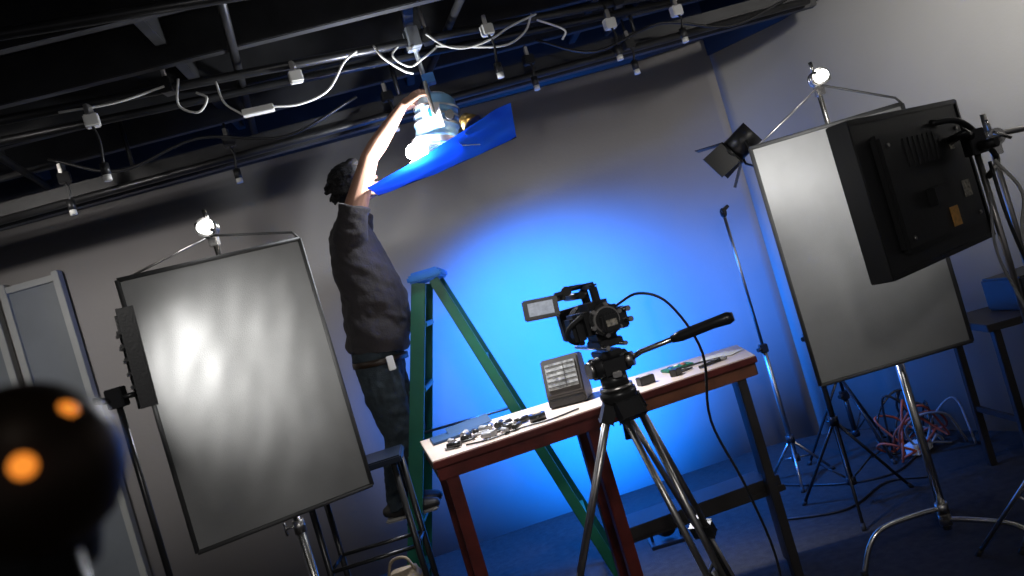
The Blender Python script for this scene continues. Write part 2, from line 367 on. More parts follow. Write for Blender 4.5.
for i in range(4): tube('screw_%d'%i,[c-n*.06+dd*(.25*(1 if i%2 else -1))+up*(.16*(1 if i<2 else -1)),c-n*.066+dd*(.25*(1 if i%2 else -1))+up*(.16*(1 if i<2 else -1))],.007,'steel',g,8)
sx,sy=1.74,2.86
lightstand(g,sx,sy,1.62,.014,.4,'steel',a0=250,zc=.5)
tube('mount_arm',[c-n*.06+dd*.18+up*.12,(1.66,2.76,1.62),(sx,sy,1.60)],.016,'blk2',g); box('mount_clamp',(sx,sy,1.58),(.06,.06,.09),'blk',g)
tube('mount_knob',[(sx,sy-.03,1.56),(sx+.03,sy-.08,1.56)],.018,'blk',g)
tube('yoke_bar',[c-n*.05+dd*.1+up*.2,c-n*.11+dd*.2+up*.17,c-n*.12+dd*.36+up*.02,(sx,sy-.03,1.45)],.011,'blk2',g,curve=True)
spot('led_emitter_b',c+n*.06-dd*.30+up*.16,(1.27,3.25,1.82),22,(1,.99,.97),88,1.,.10,g)
g=group('power_cable',(1.8,2.9,0))
tube('lead_1',[(1.70,2.74,1.5),(1.68,2.7,1.3),(1.72,2.72,1.05),(1.80,2.8,.7),(1.86,2.8,.3),(1.9,2.7,.02)],.006,'blk',g,8,curve=True)
tube('lead_2',[(1.66,2.72,1.4),(1.60,2.68,1.2),(1.66,2.7,.95),(1.75,2.78,.6),(1.78,2.75,.2),(1.8,2.6,.02)],.005,'cableg',g,8,curve=True)
tube('lead_3',[(1.78,2.84,1.5),(1.83,2.82,1.36),(1.80,2.84,1.2),(1.84,2.86,.9),(1.80,2.9,.5),(1.95,2.9,.02)],.006,'cablew',g,8,curve=True)
g=group('light_stand',(1.98,3.15,0)); lightstand(g,1.98,3.15,1.68,.014,.38,'steel',a0=70,zc=.5); griphead(g,(1.98,3.13,1.58))
tube('cross_arm',[(1.86,3.10,1.60),(2.5,3.35,1.56)],.012,'steel',g)
g=group('microphone_stand',(1.30,4.62,0)); lightstand(g,1.30,4.62,1.60,.012,.2,'steel',a0=250,zc=.25)
ell('stand_tip',(1.30,4.62,1.62),(.02,.02,.03),'blk',g); box('stand_clip',(1.31,4.60,1.64),(.05,.02,.03),'blk',g,axes((1,0,.6),(0,1,0)))
g=group('barn_door_spotlight',(1.36,4.0,0)); lightstand(g,1.36,4.0,1.78,.012,.3,'blk2',a0=10)
c=V((1.31,4.0,1.92)); d=V((-.75,.3,-.45)).normalized(); R=axes((.3,.75,0),d)
tube('lamp_can',[c-d*.08,c+d*.06],.065,'blk',g,24); tube('lens_ring',[c+d*.055,c+d*.075],.075,'blk2',g,24)
for i,(a,b2_) in enumerate(((1,0),(-1,0),(0,1),(0,-1))):
    cc=c+d*.12+R@V((a*.10,b2_*.10,0)); nn=(R@V((a,b2_,-.6))).normalized()
    box('barn_leaf_%d'%i,cc,(.13,.13,.003),'blk',g,axes(R@V((b2_ ,a,0)),nn),.001)
tube('lamp_yoke',[c+V((0,-.08,0)),c+V((.02,-.08,-.1)),(1.36,4.0,1.78),c+V((.02,.08,-.1)),c+V((0,.08,0))],.007,'blk2',g)
# ---------------------------------------------------------------- table
T=[V((-.48,3.04,0)),V((.885,3.29,0)),V((.93,3.71,0)),V((-.60,3.62,0))]
g=group('work_table',(.2,3.4,0)); zt=1.0
prism('table_top',[(p.x,p.y) for p in T],zt-.028,zt,'tabletop',g,.002)
def apron(nm,a,b,m,h=.055,t=.022):
    a=V(a);b=V(b);d=(b-a);n=V((d.y,-d.x,0)).normalized(); mid=(a+b)/2+n*-.018
    box(nm,V((mid.x,mid.y,zt-.028-h/2)),(d.length-.02,t,h),m,g,axes(d,(0,0,1)),.002)
e=T[0]+(T[1]-T[0])*.62
apron('apron_front_red',T[0],e,'redwood'); apron('apron_front_orange',e,T[1],'orange')
apron('apron_right',T[1],T[2],'darktab'); apron('apron_back',T[2],T[3],'redwood'); apron('apron_left',T[3],T[0],'redwood')
strip=(T[1]-T[0]); box('edge_strip',(T[0]+T[1])/2+V((0,-.006,zt-.017)),(strip.length,.008,.026),'redwood',g,axes(strip,(0,0,1)),.002)
def leg(nm,p,m,w=.05): box(nm,(p[0],p[1],(zt-.03)/2),(w,w,zt-.03),m,g,rz(10),.003)
leg('leg_1',(-.43,3.09),'redwood'); leg('leg_2',(.15,3.20),'redwood'); leg('leg_3',(.80,3.31),'darktab',.04); leg('leg_4',(.87,3.66),'darktab',.04); leg('leg_5',(.12,3.60),'redwood'); leg('leg_6',(-.53,3.57),'redwood')
box('lower_shelf',(.50,3.45,.42),(.70,.30,.025),'darktab',g,rz(8))
box('stretcher',(.5,3.31,.45),(.72,.025,.05),'darktab',g,rz(10))
g=group('field_monitor',(.12,3.52,zt))
c=V((.115,3.50,zt)); R=rz(-14); S=1.18
bm=bmesh.new()
prof=[(-.085,0),(.07,0),(.06,.165),(-.035,.175),(-.085,.045)]
a=[bm.verts.new(c+R@V((-.085,p[0]*S,p[1]*S))) for p in prof]; b_=[bm.verts.new(c+R@V((.085,p[0]*S,p[1]*S))) for p in prof]
for i in range(5): bm.faces.new((a[i],a[(i+1)%5],b_[(i+1)%5],b_[i]))
bm.faces.new(a[::-1]); bm.faces.new(b_); bmesh.ops.bevel(bm,geom=bm.edges[:],offset=.006,segments=2,affect='EDGES')
finish('monitor_housing',bm,'case',g)
fn=R@V((0,-.13,.05)).normalized(); fc=c+R@V((0,-.0605*S,.111*S))
FR=axes(R@V((1,0,0)),fn)
box('monitor_face_panel',fc,(.135,.115,.006),'screen',g,FR,.001)
for i in range(5): box('face_slat_%d'%i,fc+fn*.003+FR@V((0,-.046+i*.023,0)),(.13,.003,.003),'case',g,FR,.0005)
box('face_post',fc+fn*.003+FR@V((.015,0,0)),(.003,.11,.003),'case',g,FR,.0005)
box('front_lip',c+R@V((0,-.09*S,.022)),(.16,.01,.03),'blk',g,R)
g=group('blue_folder',(-.42,3.5,zt)); box('folder_cover',(-.40,3.50,zt+.006),(.26,.18,.01),'bluepaper',g,rz(12)); box('folder_flap',(-.36,3.55,zt+.02),(.2,.12,.003),'bluepaper',g,axes((1,.2,.08),(.0,-.2,1)))
g=group('tool_clutter',(-.3,3.3,zt))
random.seed(3)
for i in range(16):
    x=-.44+random.random()*.30; y=3.14+random.random()*.21; a=random.random()*3.1
    tube('tool_handle_%d'%i,[(x,y,zt+.015),(x+.06*math.cos(a),y+.06*math.sin(a),zt+.015)],.010+.004*random.random(),random.choice(['blk2','steel','cableg','blk']),g,10)
for i in range(5):
    x=-.41+i*.06;y=3.20+(i*7%5)*.025; pts=[(x+.03*math.cos(t),y+.022*math.sin(t),zt+.006+.002*i) for t in [k*.6 for k in range(12)]]
    tube('cable_coil_%d'%i,pts,.005,['cableg','blk'][i%2],g,8)
tube('loose_lead',[(-.35,3.15,zt+.006),(-.25,3.12,zt+.006),(-.12,3.17,zt+.006),(.0,3.16,zt+.006),(.12,3.22,zt+.006)],.004,'blk',g,8,curve=True)
g=group('tape_roll',(-.05,3.26,zt)); tube('roll',[(-.05,3.26,zt),(-.05,3.26,zt+.03)],.035,'blk2',g,24); tube('core',[(-.05,3.26,zt+.03),(-.05,3.26,zt+.032)],.02,'tan',g,20)
g=group('battery_pack',(.43,3.36,zt)); box('pack',(.43,3.36,zt+.018),(.07,.045,.036),'blk2',g,rz(20)); box('pack_label',(.43,3.36,zt+.037),(.05,.03,.001),'stickw',g,rz(20),.0003)
g=group('adapter_plug',(.56,3.35,zt)); box('plug',(.56,3.35,zt+.015),(.05,.035,.03),'blk',g,rz(50)); tube('plug_lead',[(.58,3.36,zt+.006),(.64,3.40,zt+.006),(.60,3.44,zt+.006),(.70,3.47,zt+.006),(.78,3.40,zt+.006)],.004,'blk',g,8,curve=True)
g=group('marker_pen',(.70,3.36,zt)); tube('pen',[(.66,3.34,zt+.008),(.76,3.38,zt+.008)],.007,'blk',g); tube('cap',[(.76,3.38,zt+.008),(.79,3.392,zt+.008)],.008,'cableg',g)
g=group('colour_palette',(.60,3.5,zt)); box('palette_tray',(.60,3.52,zt+.006),(.13,.08,.012),'greenp',g,rz(15))
for i in range(6): ell('paint_pan_%d'%i,(.57+.03*(i%3),3.505+.03*(i//3),zt+.013),(.011,.011,.004),['bluecap','greenp','orange','bluepaper','paper','cabler'][i],g)
g=group('loose_papers',(.80,3.5,zt))
for i,(x,y,a) in enumerate([(.80,3.56,10),(.84,3.50,40),(.76,3.52,-20)]): box('sheet_%d'%i,(x,y,zt+.002+.0015*i),(.10,.07,.001),'paper',g,rz(a),0)
# ---------------------------------------------------------------- tall side table near the man, with bag
g=group('tall_side_table',(-.88,3.45,0))
box('seat_top',(-.88,3.45,1.0),(.44,.28,.03),'seat',g,rz(6),.006)
for i,(x,y) in enumerate(((-1.07,3.34),(-.69,3.36),(-1.07,3.56),(-.69,3.56))): tube('leg_%d'%i,[(x,y,.0),(x,y,.99)],.014,'blk2',g)
for i,z in enumerate((.28,.62)):
    tube('rung_a%d'%i,[(-1.07,3.34,z),(-.69,3.36,z)],.009,'blk2',g); tube('rung_b%d'%i,[(-1.07,3.56,z),(-.69,3.56,z)],.009,'blk2',g); tube('rung_c%d'%i,[(-.69,3.36,z),(-.69,3.56,z)],.009,'blk2',g); tube('rung_d%d'%i,[(-1.07,3.34,z),(-1.07,3.56,z)],.009,'blk2',g)
box('lower_tray',(-.88,3.455,.30),(.38,.22,.015),'blk2',g)
g=group('canvas_bag',(-.80,3.45,.31))
bm=bmesh.new(); add_box(bm,(-.80,3.45,.42),(.2,.16,.2),None,.04,3); remeshed('bag_body',bm,.012,'tan',g,6,lambda p:.008*noise.noise(p*14))
tube('bag_handle',[(-.86,3.42,.51),(-.83,3.42,.57),(-.77,3.42,.57),(-.74,3.42,.51)],.007,'tan',g,8,curve=True)
# ---------------------------------------------------------------- step ladder
g=group('step_ladder',(-.4,4.0,0)); LY=4.02
def fr(z): return -.42-.305*(1.72-z)
def br(z): return -.36+.285*(1.72-z)
def hw(z): return .17+.09*(1.72-z)/1.72
for s,nm in ((-1,'near'),(1,'far')):
    a=V((fr(1.70),LY+s*hw(1.7),1.70)); b_=V((fr(0),LY+s*hw(0),0.0))
    R=axes((1,0,0),(a-b_)); box('front_rail_'+nm,(a+b_)/2,(.07,.028,(a-b_).length),'green',g,R,.004)
    a=V((br(1.70),LY+s*(hw(1.7)-.02),1.70)); b_=V((br(0),LY+s*(hw(0)-.02),0.0))
    R=axes((1,0,0),(a-b_)); box('rear_rail_'+nm,(a+b_)/2,(.05,.026,(a-b_).length),'green',g,R,.004)
    tube('spreader_'+nm,[(fr(.95),LY+s*(hw(.95)-.03),.95),(br(.95),LY+s*(hw(.95)-.05),.95)],.007,'alu',g)
    for q,f in (('front',fr),('rear',br)): box('foot_%s_%s'%(q,nm),(f(.02),LY+s*hw(0)-(s*.02 if q=='rear' else 0),.018),(.09,.04,.036),'rubber',g)
for i,z in enumerate((.3,.6,.9,1.2,1.5)): box('step_%d'%(i+1),(fr(z),LY,z),(.085,2*hw(z)-.03,.025),'green',g,None,.004)
for i,z in enumerate((.35,.8,1.25)): box('rear_brace_%d'%(i+1),(br(z),LY,z),(.02,2*hw(z)-.06,.03),'green',g)
box('top_cap',(-.39,LY,1.725),(.17,.40,.04),'bluecap',g,None,.01)
box('top_cap_tray',(-.39,LY,1.75),(.13,.34,.012),'bluecap',g,None,.004)
# ---------------------------------------------------------------- the lamp fixture
g=group('studio_lamp_fixture',(-.12,3.9,2.44)); LX,LYY=-.12,3.9
ax=V((-.25,-.1,-.96)).normalized(); c=V((LX,LYY,2.44))
prof=[(-.13,.035),(-.12,.07),(-.10,.09),(-.06,.098),(-.058,.106),(-.045,.106),(-.043,.1),(-.02,.1),(-.018,.108),(-.004,.108),(-.002,.102),(.02,.102),(.022,.11),(.036,.11),(.038,.103),(.08,.106),(.11,.115)]
bm=bmesh.new(); add_tube(bm,[c+ax*a for a,r in prof],[r for a,r in prof],32,cap=False)
bmesh.ops.recalc_face_normals(bm,faces=bm.faces)
bmesh.ops.solidify(bm,geom=bm.faces[:],thickness=.004); finish('lamp_housing',bm,'lampblue',g,True)
tube('housing_cap',[c-ax*.132,c-ax*.12],.05,'lampsil',g,24)
for i,a in enumerate((-.052,-.011,.029)): tube('cooling_ring_%d'%i,[c+ax*(a-.005),c+ax*(a+.005)],.113,'lampsil',g,32,cap=False)
tube('front_ring',[c+ax*.105,c+ax*.135],.125,'lampsil',g,32,cap=False)
box('side_plate',c+V((-.01,-.108,-.0)),(.09,.012,.12),'white',g,None,.004); box('side_switch',c+V((-.01,-.118,.02)),(.03,.012,.04),'bluecap',g)
tube('yoke_arm',[c+V((0,-.13,0)),c+V((0,-.13,.12)),c+V((0,-.1,.17)),c+V((0,.1,.17)),c+V((0,.13,.12)),c+V((0,.13,0))],.009,'steel',g,curve=True)
for s in (-1,1): tube('yoke_knob_%d'%(s+1),[c+V((.07,s*.1,-.02)),c+V((.07,s*.15,-.02))],.022,'blk',g,16)
tube('hanger_spigot',[c+V((0,0,.17)),c+V((0,-.05,.30)),(LX,py(LX)+.01,2.80)],.012,'lampsil',g)
box('pipe_clamp',(LX,py(LX),2.83),(.06,.09,.10),'lampsil',g,rz(16)); tube('clamp_bolt',[(LX,py(LX)-.02,2.80),(LX-.02,py(LX)-.10,2.76)],.008,'steel',g)
box('ballast_box',c+V((.02,-.02,.20)),(.06,.06,.05),'bluecap',g)
bc=V((-.25,3.80,2.305))
ell('bulb',bc,(.055,.055,.042),'bulb',g)
tube('bulb_socket',[bc+V((.0,0,.02)),c+ax*.1],.022,'lampsil',g)
box('barn_leaf_dark',(.02,3.84,2.36),(.10,.12,.004),'blk',g,axes((.6,0,-.6),(.7,0,.7)),.001)
tube('brass_reflector',[(.01,3.78,2.39),(.04,3.76,2.34)],[.03,.055],'brass',g,20)
bm=bmesh.new(); nx,ny=36,16; vs=[]
for j in range(ny+1):
    row=[]
    for i in range(nx+1):
        u=i/nx; v=j/ny
        x=-.52+.76*u; y=3.72+.34*v
        z=2.185+.085*u+.012*(2*u-1)**2+(1-v)*(-.005+.105*min(1,u*1.15))+.006*noise.noise(V((u*6,v*4,1)))
        row.append(bm.verts.new((x,y,z)))
    vs.append(row)
for j in range(ny):
    for i in range(nx): bm.faces.new((vs[j][i],vs[j][i+1],vs[j+1][i+1],vs[j+1][i]))
finish('blue_gel_sheet',bm,'gel',g,True)
tube('gel_edge_rear',[vv for vv in [(-.52,4.06,2.197),(-.14,4.06,2.2275),(.24,4.06,2.282)]],.004,'blk',g,6)
for i,(x,y) in enumerate(((-.3,3.80),(.05,3.85))): tube('gel_clip_%d'%i,[(x,y,2.26),c+ax*.13],.003,'steel',g,6)
pl=bpy.data.lights.new('bulb_light','POINT'); pl.energy=48; pl.color=(.92,.96,1); pl.shadow_soft_size=.035
o=bpy.data.objects.new('bulb_light',pl); o.location=bc+V((-.02,-.08,-.03)); link(o,g)
spot('work_beam',(-.14,3.70,2.17),(-.02,3.33,1.0),190,(.97,.97,1),78,.9,.05,g)
spot('blue_beam',(-.04,4.12,2.12),(.34,5.38,.35),850,(.004,.16,.85),108,1.,.12,g)
# added low blue-gelled lamp on the floor behind the table, washing the backdrop
g=group('added_blue_wash_lamp',(.42,4.40,0)); c=V((.42,4.32,.12)); d=V((-.14,.80,.62)).normalized()
tube('lamp_can',[c-d*.09,c-d*.06,c+d*.05],[.04,.065,.07],'blk',g,20); tube('added_gel_lens',[c+d*.045,c+d*.052],.06,'addedbluelens',g,20)
box('added_lamp_base_plate',(.42,4.30,.01),(.20,.16,.02),'blk',g); tube('added_lamp_bracket_near',[(.34,4.30,.01),(.34,4.31,.12)],.008,'blk',g); tube('added_lamp_bracket_far',[(.50,4.30,.01),(.50,4.31,.12)],.008,'blk',g)
spot('added_blue_wash',c+d*.07,c+d*2,520,(.004,.16,.85),135,1.,.06,g)
# ---------------------------------------------------------------- man
man=group('man',(-.8,3.97,.61)); MY=4.0
def TB(bm,pts,r,seg=16,**k): add_tube(bm,pts,r,seg,**k)
bm=bmesh.new()
ringsT=[(-.73,1.435,.150,.185),(-.715,1.50,.160,.19),(-.69,1.60,.166,.192),(-.68,1.70,.165,.192),(-.69,1.82,.147,.195),(-.70,1.94,.127,.20),(-.695,2.03,.112,.195),(-.68,2.085,.085,.15),(-.665,2.11,.065,.075)]
TB(bm,[(a,MY,z) for a,z,_,_ in ringsT],[(d,w) for _,_,d,w in ringsT],24,side=(1,0,0))
TB(bm,[(-.69,MY-.13,2.00),(-.655,MY-.18,2.05),(-.625,MY-.19,2.11),(-.61,MY-.19,2.14)],[.085,.08,.074,.076],16)
TB(bm,[(-.70,MY+.11,2.00),(-.69,MY+.15,2.05),(-.66,MY+.15,2.11),(-.65,MY+.14,2.14)],[.085,.08,.07,.068],16)
def wr(p):
    f=max(0,min(1,(2.1-p.z)/.5))
    return .011*noise.noise(V((p.x*9+p.z*7,p.y*6,p.z*11)))*(.4+f)+.006*noise.noise(V((p.x*20,p.y*14,p.z*26+p.x*15)))
remeshed('tshirt',bm,.008,'shirt',man,5,wr)
bm=bmesh.new()
TB(bm,[(-.735,MY,1.50),(-.74,MY,1.42),(-.745,MY,1.33)],[(.125,.165),(.13,.172),(.12,.165)],20,side=(1,0,0),rnd=True)
for s,kx,kz,ax_,az in ((-1,-.735,.99,-.835,.70),(1,-.70,1.02,-.83,.70)):
    y0=MY+s*.085
    TB(bm,[(-.745,y0,1.38),(-.745,y0+s*.005,1.22),((-.745+kx)/2+.0,y0,1.10),(kx,y0,kz),((kx+ax_)/2-.005,y0-s*.01,(kz+az)/2+.02),(ax_,y0-s*.015,az),(ax_+.005,y0-s*.015,az-.035)],[(.110,.088),(.104,.086),(.090,.078),(.078,.068),(.070,.062),(.060,.056),(.062,.058)],16,side=(1,0,0))
remeshed('jeans',bm,.008,'jeans',man,5,lambda p:.006*noise.noise(V((p.x*12,p.y*10,p.z*22)))+.004*noise.noise(p*40))
bm=bmesh.new(); TB(bm,[(-.735,MY,1.405),(-.737,MY,1.375)],[(.14,.18),(.14,.18)],28,side=(1,0,0)); finish('belt',bm,'belt',man,True)
box('belt_tag',(-.66,MY-.175,1.37),(.035,.012,.07),'paper',man,rz(20))
for i,s in enumerate((-1,1)):
    y0=MY+s*.07; z0=.613
    bm=bmesh.new()
    TB(bm,[(-.90,y0,z0+.05),(-.86,y0,z0+.055),(-.80,y0,z0+.05),(-.73,y0,z0+.04),(-.66,y0,z0+.032)],[(.03,.034),(.048,.037),(.045,.04),(.036,.046),(.024,.036)],16,side=(0,0,1),rnd=True)
    TB(bm,[(-.85,y0,z0+.05),(-.845,y0,z0+.11)],[(.05,.042),(.045,.04)],14,side=(1,0,0))
    remeshed('shoe_%d'%(i+1),bm,.006,'shoe',man,4)
    bm=bmesh.new(); add_box(bm,(-.785,y0,z0+.008),(.27,.078,.018),None,.008,3); finish('shoe_sole_%d'%(i+1),bm,'sole',man)
bm=bmesh.new()
hc=V((-.605,MY-.01,2.275)); RH=Matrix.Rotation(math.radians(28),3,'Z')@Matrix.Rotation(math.radians(-26),3,'Y')
def H(x,y,z): return hc+RH@V((x,y,z))
TB(bm,[(-.69,MY,2.05),(-.675,MY,2.12),(-.64,MY-.005,2.19),H(-.02,0,-.02)],[.065,.058,.056,.06],16)
add_ell(bm,H(-.012,0,.025),(.095,.074,.088),RH)
add_ell(bm,H(.02,0,-.04),(.066,.058,.07),RH)
add_ell(bm,H(.045,0,-.09),(.032,.03,.024),RH,12)
TB(bm,[H(-.02,-.055,-.05),H(.02,-.045,-.085),H(.05,-.015,-.098),H(.05,.015,-.098),H(.02,.045,-.085),H(-.02,.055,-.05)],.016,10)
add_ell(bm,H(.068,0,.012),(.018,.045,.012),RH,12)
TB(bm,[H(.083,0,.0),H(.097,0,-.022),H(.105,0,-.038)],[.008,.010,.014],10,rnd=True)
for s in (-1,1):
    add_ell(bm,H(.098,s*.012,-.04),(.009,.009,.008),RH,8)
    add_ell(bm,H(.05,s*.04,-.03),(.028,.022,.022),RH,12)
    add_ell(bm,H(-.012,s*.077,-.018),(.018,.008,.031),RH,12)
add_ell(bm,H(.083,0,-.064),(.014,.024,.009),RH,12)
def hand(bm,w,f,n,side,curl=.55):
    f=V(f).normalized(); n=V(n); n=(n-f*n.dot(f)).normalized(); s=f.cross(n)*side
    w=V(w)
    TB(bm,[w-f*.01,w+f*.03,w+f*.065,w+f*.092],[(.026,.017),(.034,.016),(.041,.0145),(.040,.012)],14,side=s)
    for off_,ln,c_ in ((.031,.070,.9),(.0105,.080,1.),(-.011,.074,1.05),(-.032,.058,1.15)):
        b0=w+f*.088+s*off_; a=0; p=[b0-f*.02,b0]; cur=b0
        for k_,sg in enumerate((.45,.3,.25)):
            a+=curl*c_*(.7 if k_==0 else 1)
            d=(f*math.cos(a)+n*math.sin(a)+s*off_*4.).normalized(); cur=cur+d*ln*sg; p.append(cur.copy())
        TB(bm,p,[.010,.0095,.0088,.008,.007],10,rnd=True)
    t0=w+f*.025+s*.028
    TB(bm,[t0,t0+f*.022+s*.022+n*.010,t0+f*.046+s*.034+n*.024,t0+f*.066+s*.036+n*.040],[.015,.0125,.0105,.0085],10,rnd=True)
sh=V((-.66,MY-.165,2.06)); el=V((-.475,MY-.185,2.345)); wrt=V((-.255,MY-.185,2.535))
TB(bm,[sh,sh.lerp(el,.35),sh.lerp(el,.7),el,el.lerp(wrt,.25),el.lerp(wrt,.6),wrt-(wrt-el).normalized()*.02,wrt+(wrt-el).normalized()*.01],[.060,.056,.049,.043,.045,.036,(.031,.025),(.028,.02)],16)
hand(bm,wrt,V((.88,.10,.42)),V((.25,.6,-.75)),1,.5)
sh=V((-.70,MY+.14,2.06)); el=V((-.53,MY+.12,2.395)); wr2=V((-.29,MY+.03,2.575))
TB(bm,[sh,sh.lerp(el,.35),sh.lerp(el,.7),el,el.lerp(wr2,.25),el.lerp(wr2,.6),wr2],[.052,.046,.040,.036,.038,.031,(.027,.019)],16)
hand(bm,wr2,V((.9,-.12,.15)),V((.2,-.2,-.95)),-1,.4)
remeshed('body_head_arms',bm,.0040,'skin',man,3)
bm=bmesh.new()
add_ell(bm,H(-.025,0,.038),(.102,.086,.090),RH); add_ell(bm,H(-.065,0,-.01),(.062,.078,.092),RH); add_ell(bm,H(.04,0,.085),(.045,.06,.03),RH); add_ell(bm,H(-.03,-.06,-.01),(.055,.03,.055),RH); add_ell(bm,H(-.08,0,-.07),(.045,.055,.05),RH)
for i in range(90):
    a=random.random()*math.pi*2; b_=random.random()
    d=V((math.cos(a)*.7-.45,math.sin(a),b_*1.3-.45)).normalized()
    if d.x>.35 and d.z<.6: continue
    p=H(-.03,0,.03)+RH@V((d.x*.09,d.y*.078,d.z*.085)); q=p+RH@(d*.026)+V((-.008,0,-.014)); TB(bm,[p,(p+q)/2,q],[.014,.011,.005],6)
remeshed('hair',bm,.005,'hair',man,2,lambda p:.004*noise.noise(p*60))
for s in (-1,1):
    ell('eye_%d'%(s+1),H(.073,s*.030,-.008),(.011,.012,.0115),'eye',man,RH,12); ell('iris_%d'%(s+1),H(.082,s*.030,-.008),(.004,.006,.006),'iris',man,RH,10)
    tube('eyebrow_%d'%(s+1),[H(.083,s*.012,.018),H(.083,s*.03,.023),H(.073,s*.048,.017)],.0035,'hair',man,8,curve=True)
ell('lips',H(.092,0,-.064),(.007,.022,.006),'lip',man,RH,12)
# ---------------------------------------------------------------- tripod + video camera
g=group('camera_tripod',(.235,2.6,0)); ap=V((.235,2.6,1.10))
def tleg(i,foot):
    f=V(foot); d=(f-ap); s=V((d.x,d.y,0)).normalized(); top=ap+s*.05-V((0,0,.03)); t=s.cross(V((0,0,1)))
    mid=top.lerp(f,.5); low=top.lerp(f,.45)
    for k,sg in (('a',-1),('b',1)):
        tube('leg_%d_upper_%s'%(i,k),[top+t*sg*.03,mid+t*sg*.02],.0105,'steel',g)
    tube('leg_%d_middle'%i,[low,top.lerp(f,.80)],.012,'blk2',g)
    for k,sg in (('a',-1),('b',1)): tube('leg_%d_lower_%s'%(i,k),[top.lerp(f,.5)+t*sg*.012,top.lerp(f,.97)+t*sg*.010],.007,'steel',g)
    box('leg_%d_lock'%i,mid,(.075,.035,.05),'blk',g,axes(t,d)); box('leg_%d_lock2'%i,top.lerp(f,.78),(.055,.03,.04),'blk',g,axes(t,d))
    tube('leg_%d_knob'%i,[mid,mid+s*.04],.013,'blk',g); tube('leg_%d_spike'%i,[top.lerp(f,.95),f],[.016,.012],'rubber',g)
    box('leg_%d_hinge'%i,top,(.085,.04,.06),'blk',g,axes(t,d))
F=[(-.34,2.62,0),(.55,3.02,0),(.42,2.05,0)]
for i,f in enumerate(F): tleg(i+1,f)
for i in range(3):
    a=ap.lerp(V(F[i]),.62); tube('spreader_%d'%(i+1),[a,V((.235,2.58,.36))],.008,'blk2',g)
tube('spreader_hub',[(.235,2.58,.34),(.235,2.58,.38)],.03,'blk',g)
tube('bowl',[ap+V((0,0,-.05)),ap+V((0,0,-.02)),ap+V((0,0,.02)),ap+V((0,0,.035))],[.03,.05,.062,.06],'blk2',g,24)
tube('bowl_ring',[ap+V((0,0,.035)),ap+V((0,0,.05))],.055,'steel',g,24)
tube('bowl_clamp',[ap+V((0,0,-.05)),ap+V((0,0,-.13))],[.014,.02],'blk',g)
tube('head_base',[ap+V((0,0,.05)),ap+V((0,0,.085))],.045,'blk',g,24)
box('head_block',ap+V((0,0,.115)),(.085,.09,.07),'blk2',g,rz(10),.01)
tube('tilt_drum',[ap+V((-.06,-.02,.12)),ap+V((.06,.02,.12))],.036,'blk',g,24)
tube('drag_dial',[ap+V((-.075,-.025,.12)),ap+V((-.06,-.02,.12))],.028,'steel',g,24)
box('camera_plate',ap+V((0,0,.16)),(.07,.13,.02),'blk',g,rz(10))
box('bubble_level',ap+V((.01,-.05,.09)),(.03,.02,.02),'steel',g)
hs=ap+V((.05,.0,.12))
tube('pan_rosette',[hs,hs+V((.03,-.01,0))],.024,'steel',g,20)
tube('pan_bar',[hs+V((.02,-.01,0)),V((.34,2.57,1.235)),V((.52,2.50,1.26))],.009,'chrome',g)
tube('pan_grip',[(.44,2.531,1.249),(.47,2.520,1.253),(.57,2.482,1.267),(.615,2.463,1.271),(.63,2.457,1.272)],[.012,.018,.0175,.020,.014],'blk2',g,16)
g=group('video_camera',(.245,2.6,1.28))
fw=V((-.22,.975,0)).normalized(); rt=V((.975,.22,0)).normalized(); R=axes(rt,up)
c=V((.237,2.60,1.37))
def P(r,f,u): return c+rt*r+fw*f+up*u
box('camera_body',P(0,0,0),(.115,.15,.125),'blk',g,R,.024)
box('body_plate',P(0,-.01,-.075),(.08,.14,.025),'blk2',g,R,.004)
tube('rear_disc',[P(0,-.075,.0),P(0,-.092,.0)],.052,'blk2',g,28); tube('rear_ring',[P(0,-.088,.0),P(0,-.098,.0)],[.047,.043],'steel',g,28); tube('rear_inner',[P(0,-.095,.0),P(0,-.104,.0)],.038,'blk',g,24)
box('battery',P(.0,-.115,-.01),(.055,.04,.06),'blk2',g,R,.006); box('battery_label',P(.0,-.136,-.01),(.035,.002,.02),'stickw',g,R,.0003)
for i in range(6):
    a=i*1.05+.3; tube('rear_dial_%d'%i,[P(.05*math.cos(a),-.08,.05*math.sin(a)),P(.05*math.cos(a),-.10,.05*math.sin(a))],.007,'steel',g,10)
tube('lens_barrel',[P(0,.07,.0),P(0,.10,0),P(0,.17,0)],[.05,.054,.046],'blk',g,28)
for i in range(3): tube('lens_ring_%d'%i,[P(0,.09+.022*i,0),P(0,.10+.022*i,0)],.057,'rubber',g,28)
box('matte_box',P(0,.20,.0),(.14,.05,.11),'blk',g,R,.005)
box('handle_grip',P(0,.0,.115),(.026,.13,.022),'blk',g,R,.008); box('handle_front',P(0,.055,.085),(.026,.025,.06),'blk',g,R,.006); box('handle_rear',P(0,-.05,.085),(.026,.02,.06),'blk',g,R,.006)
tube('shotgun_mic',[P(-.045,-.06,.095),P(-.045,.12,.095)],.012,'blk',g); tube('mic_holder',[P(-.045,.0,.095),P(-.01,.0,.095)],.009,'blk2',g)
box('side_grip',P(-.078,.01,-.01),(.04,.09,.10),'blk2',g,R,.012); tube('grip_strap',[P(-.06,-.05,.03),P(-.11,-.03,.0),P(-.105,.0,-.04),P(-.06,.02,-.06)],.008,'rubber',g,8,curve=True)
box('xlr_box',P(.067,-.02,-.01),(.03,.09,.07),'blk2',g,R,.005)
for i in range(2): tube('xlr_plug_%d'%i,[P(.07,-.065,-.02+.035*i),P(.078,-.10,-.02+.035*i)],.009,'chrome',g,12)
for i in range(2): tube('rod_%d'%i,[P(-.03+.06*i,-.12,-.085),P(-.03+.06*i,.22,-.085)],.0075,'chrome',g,12)
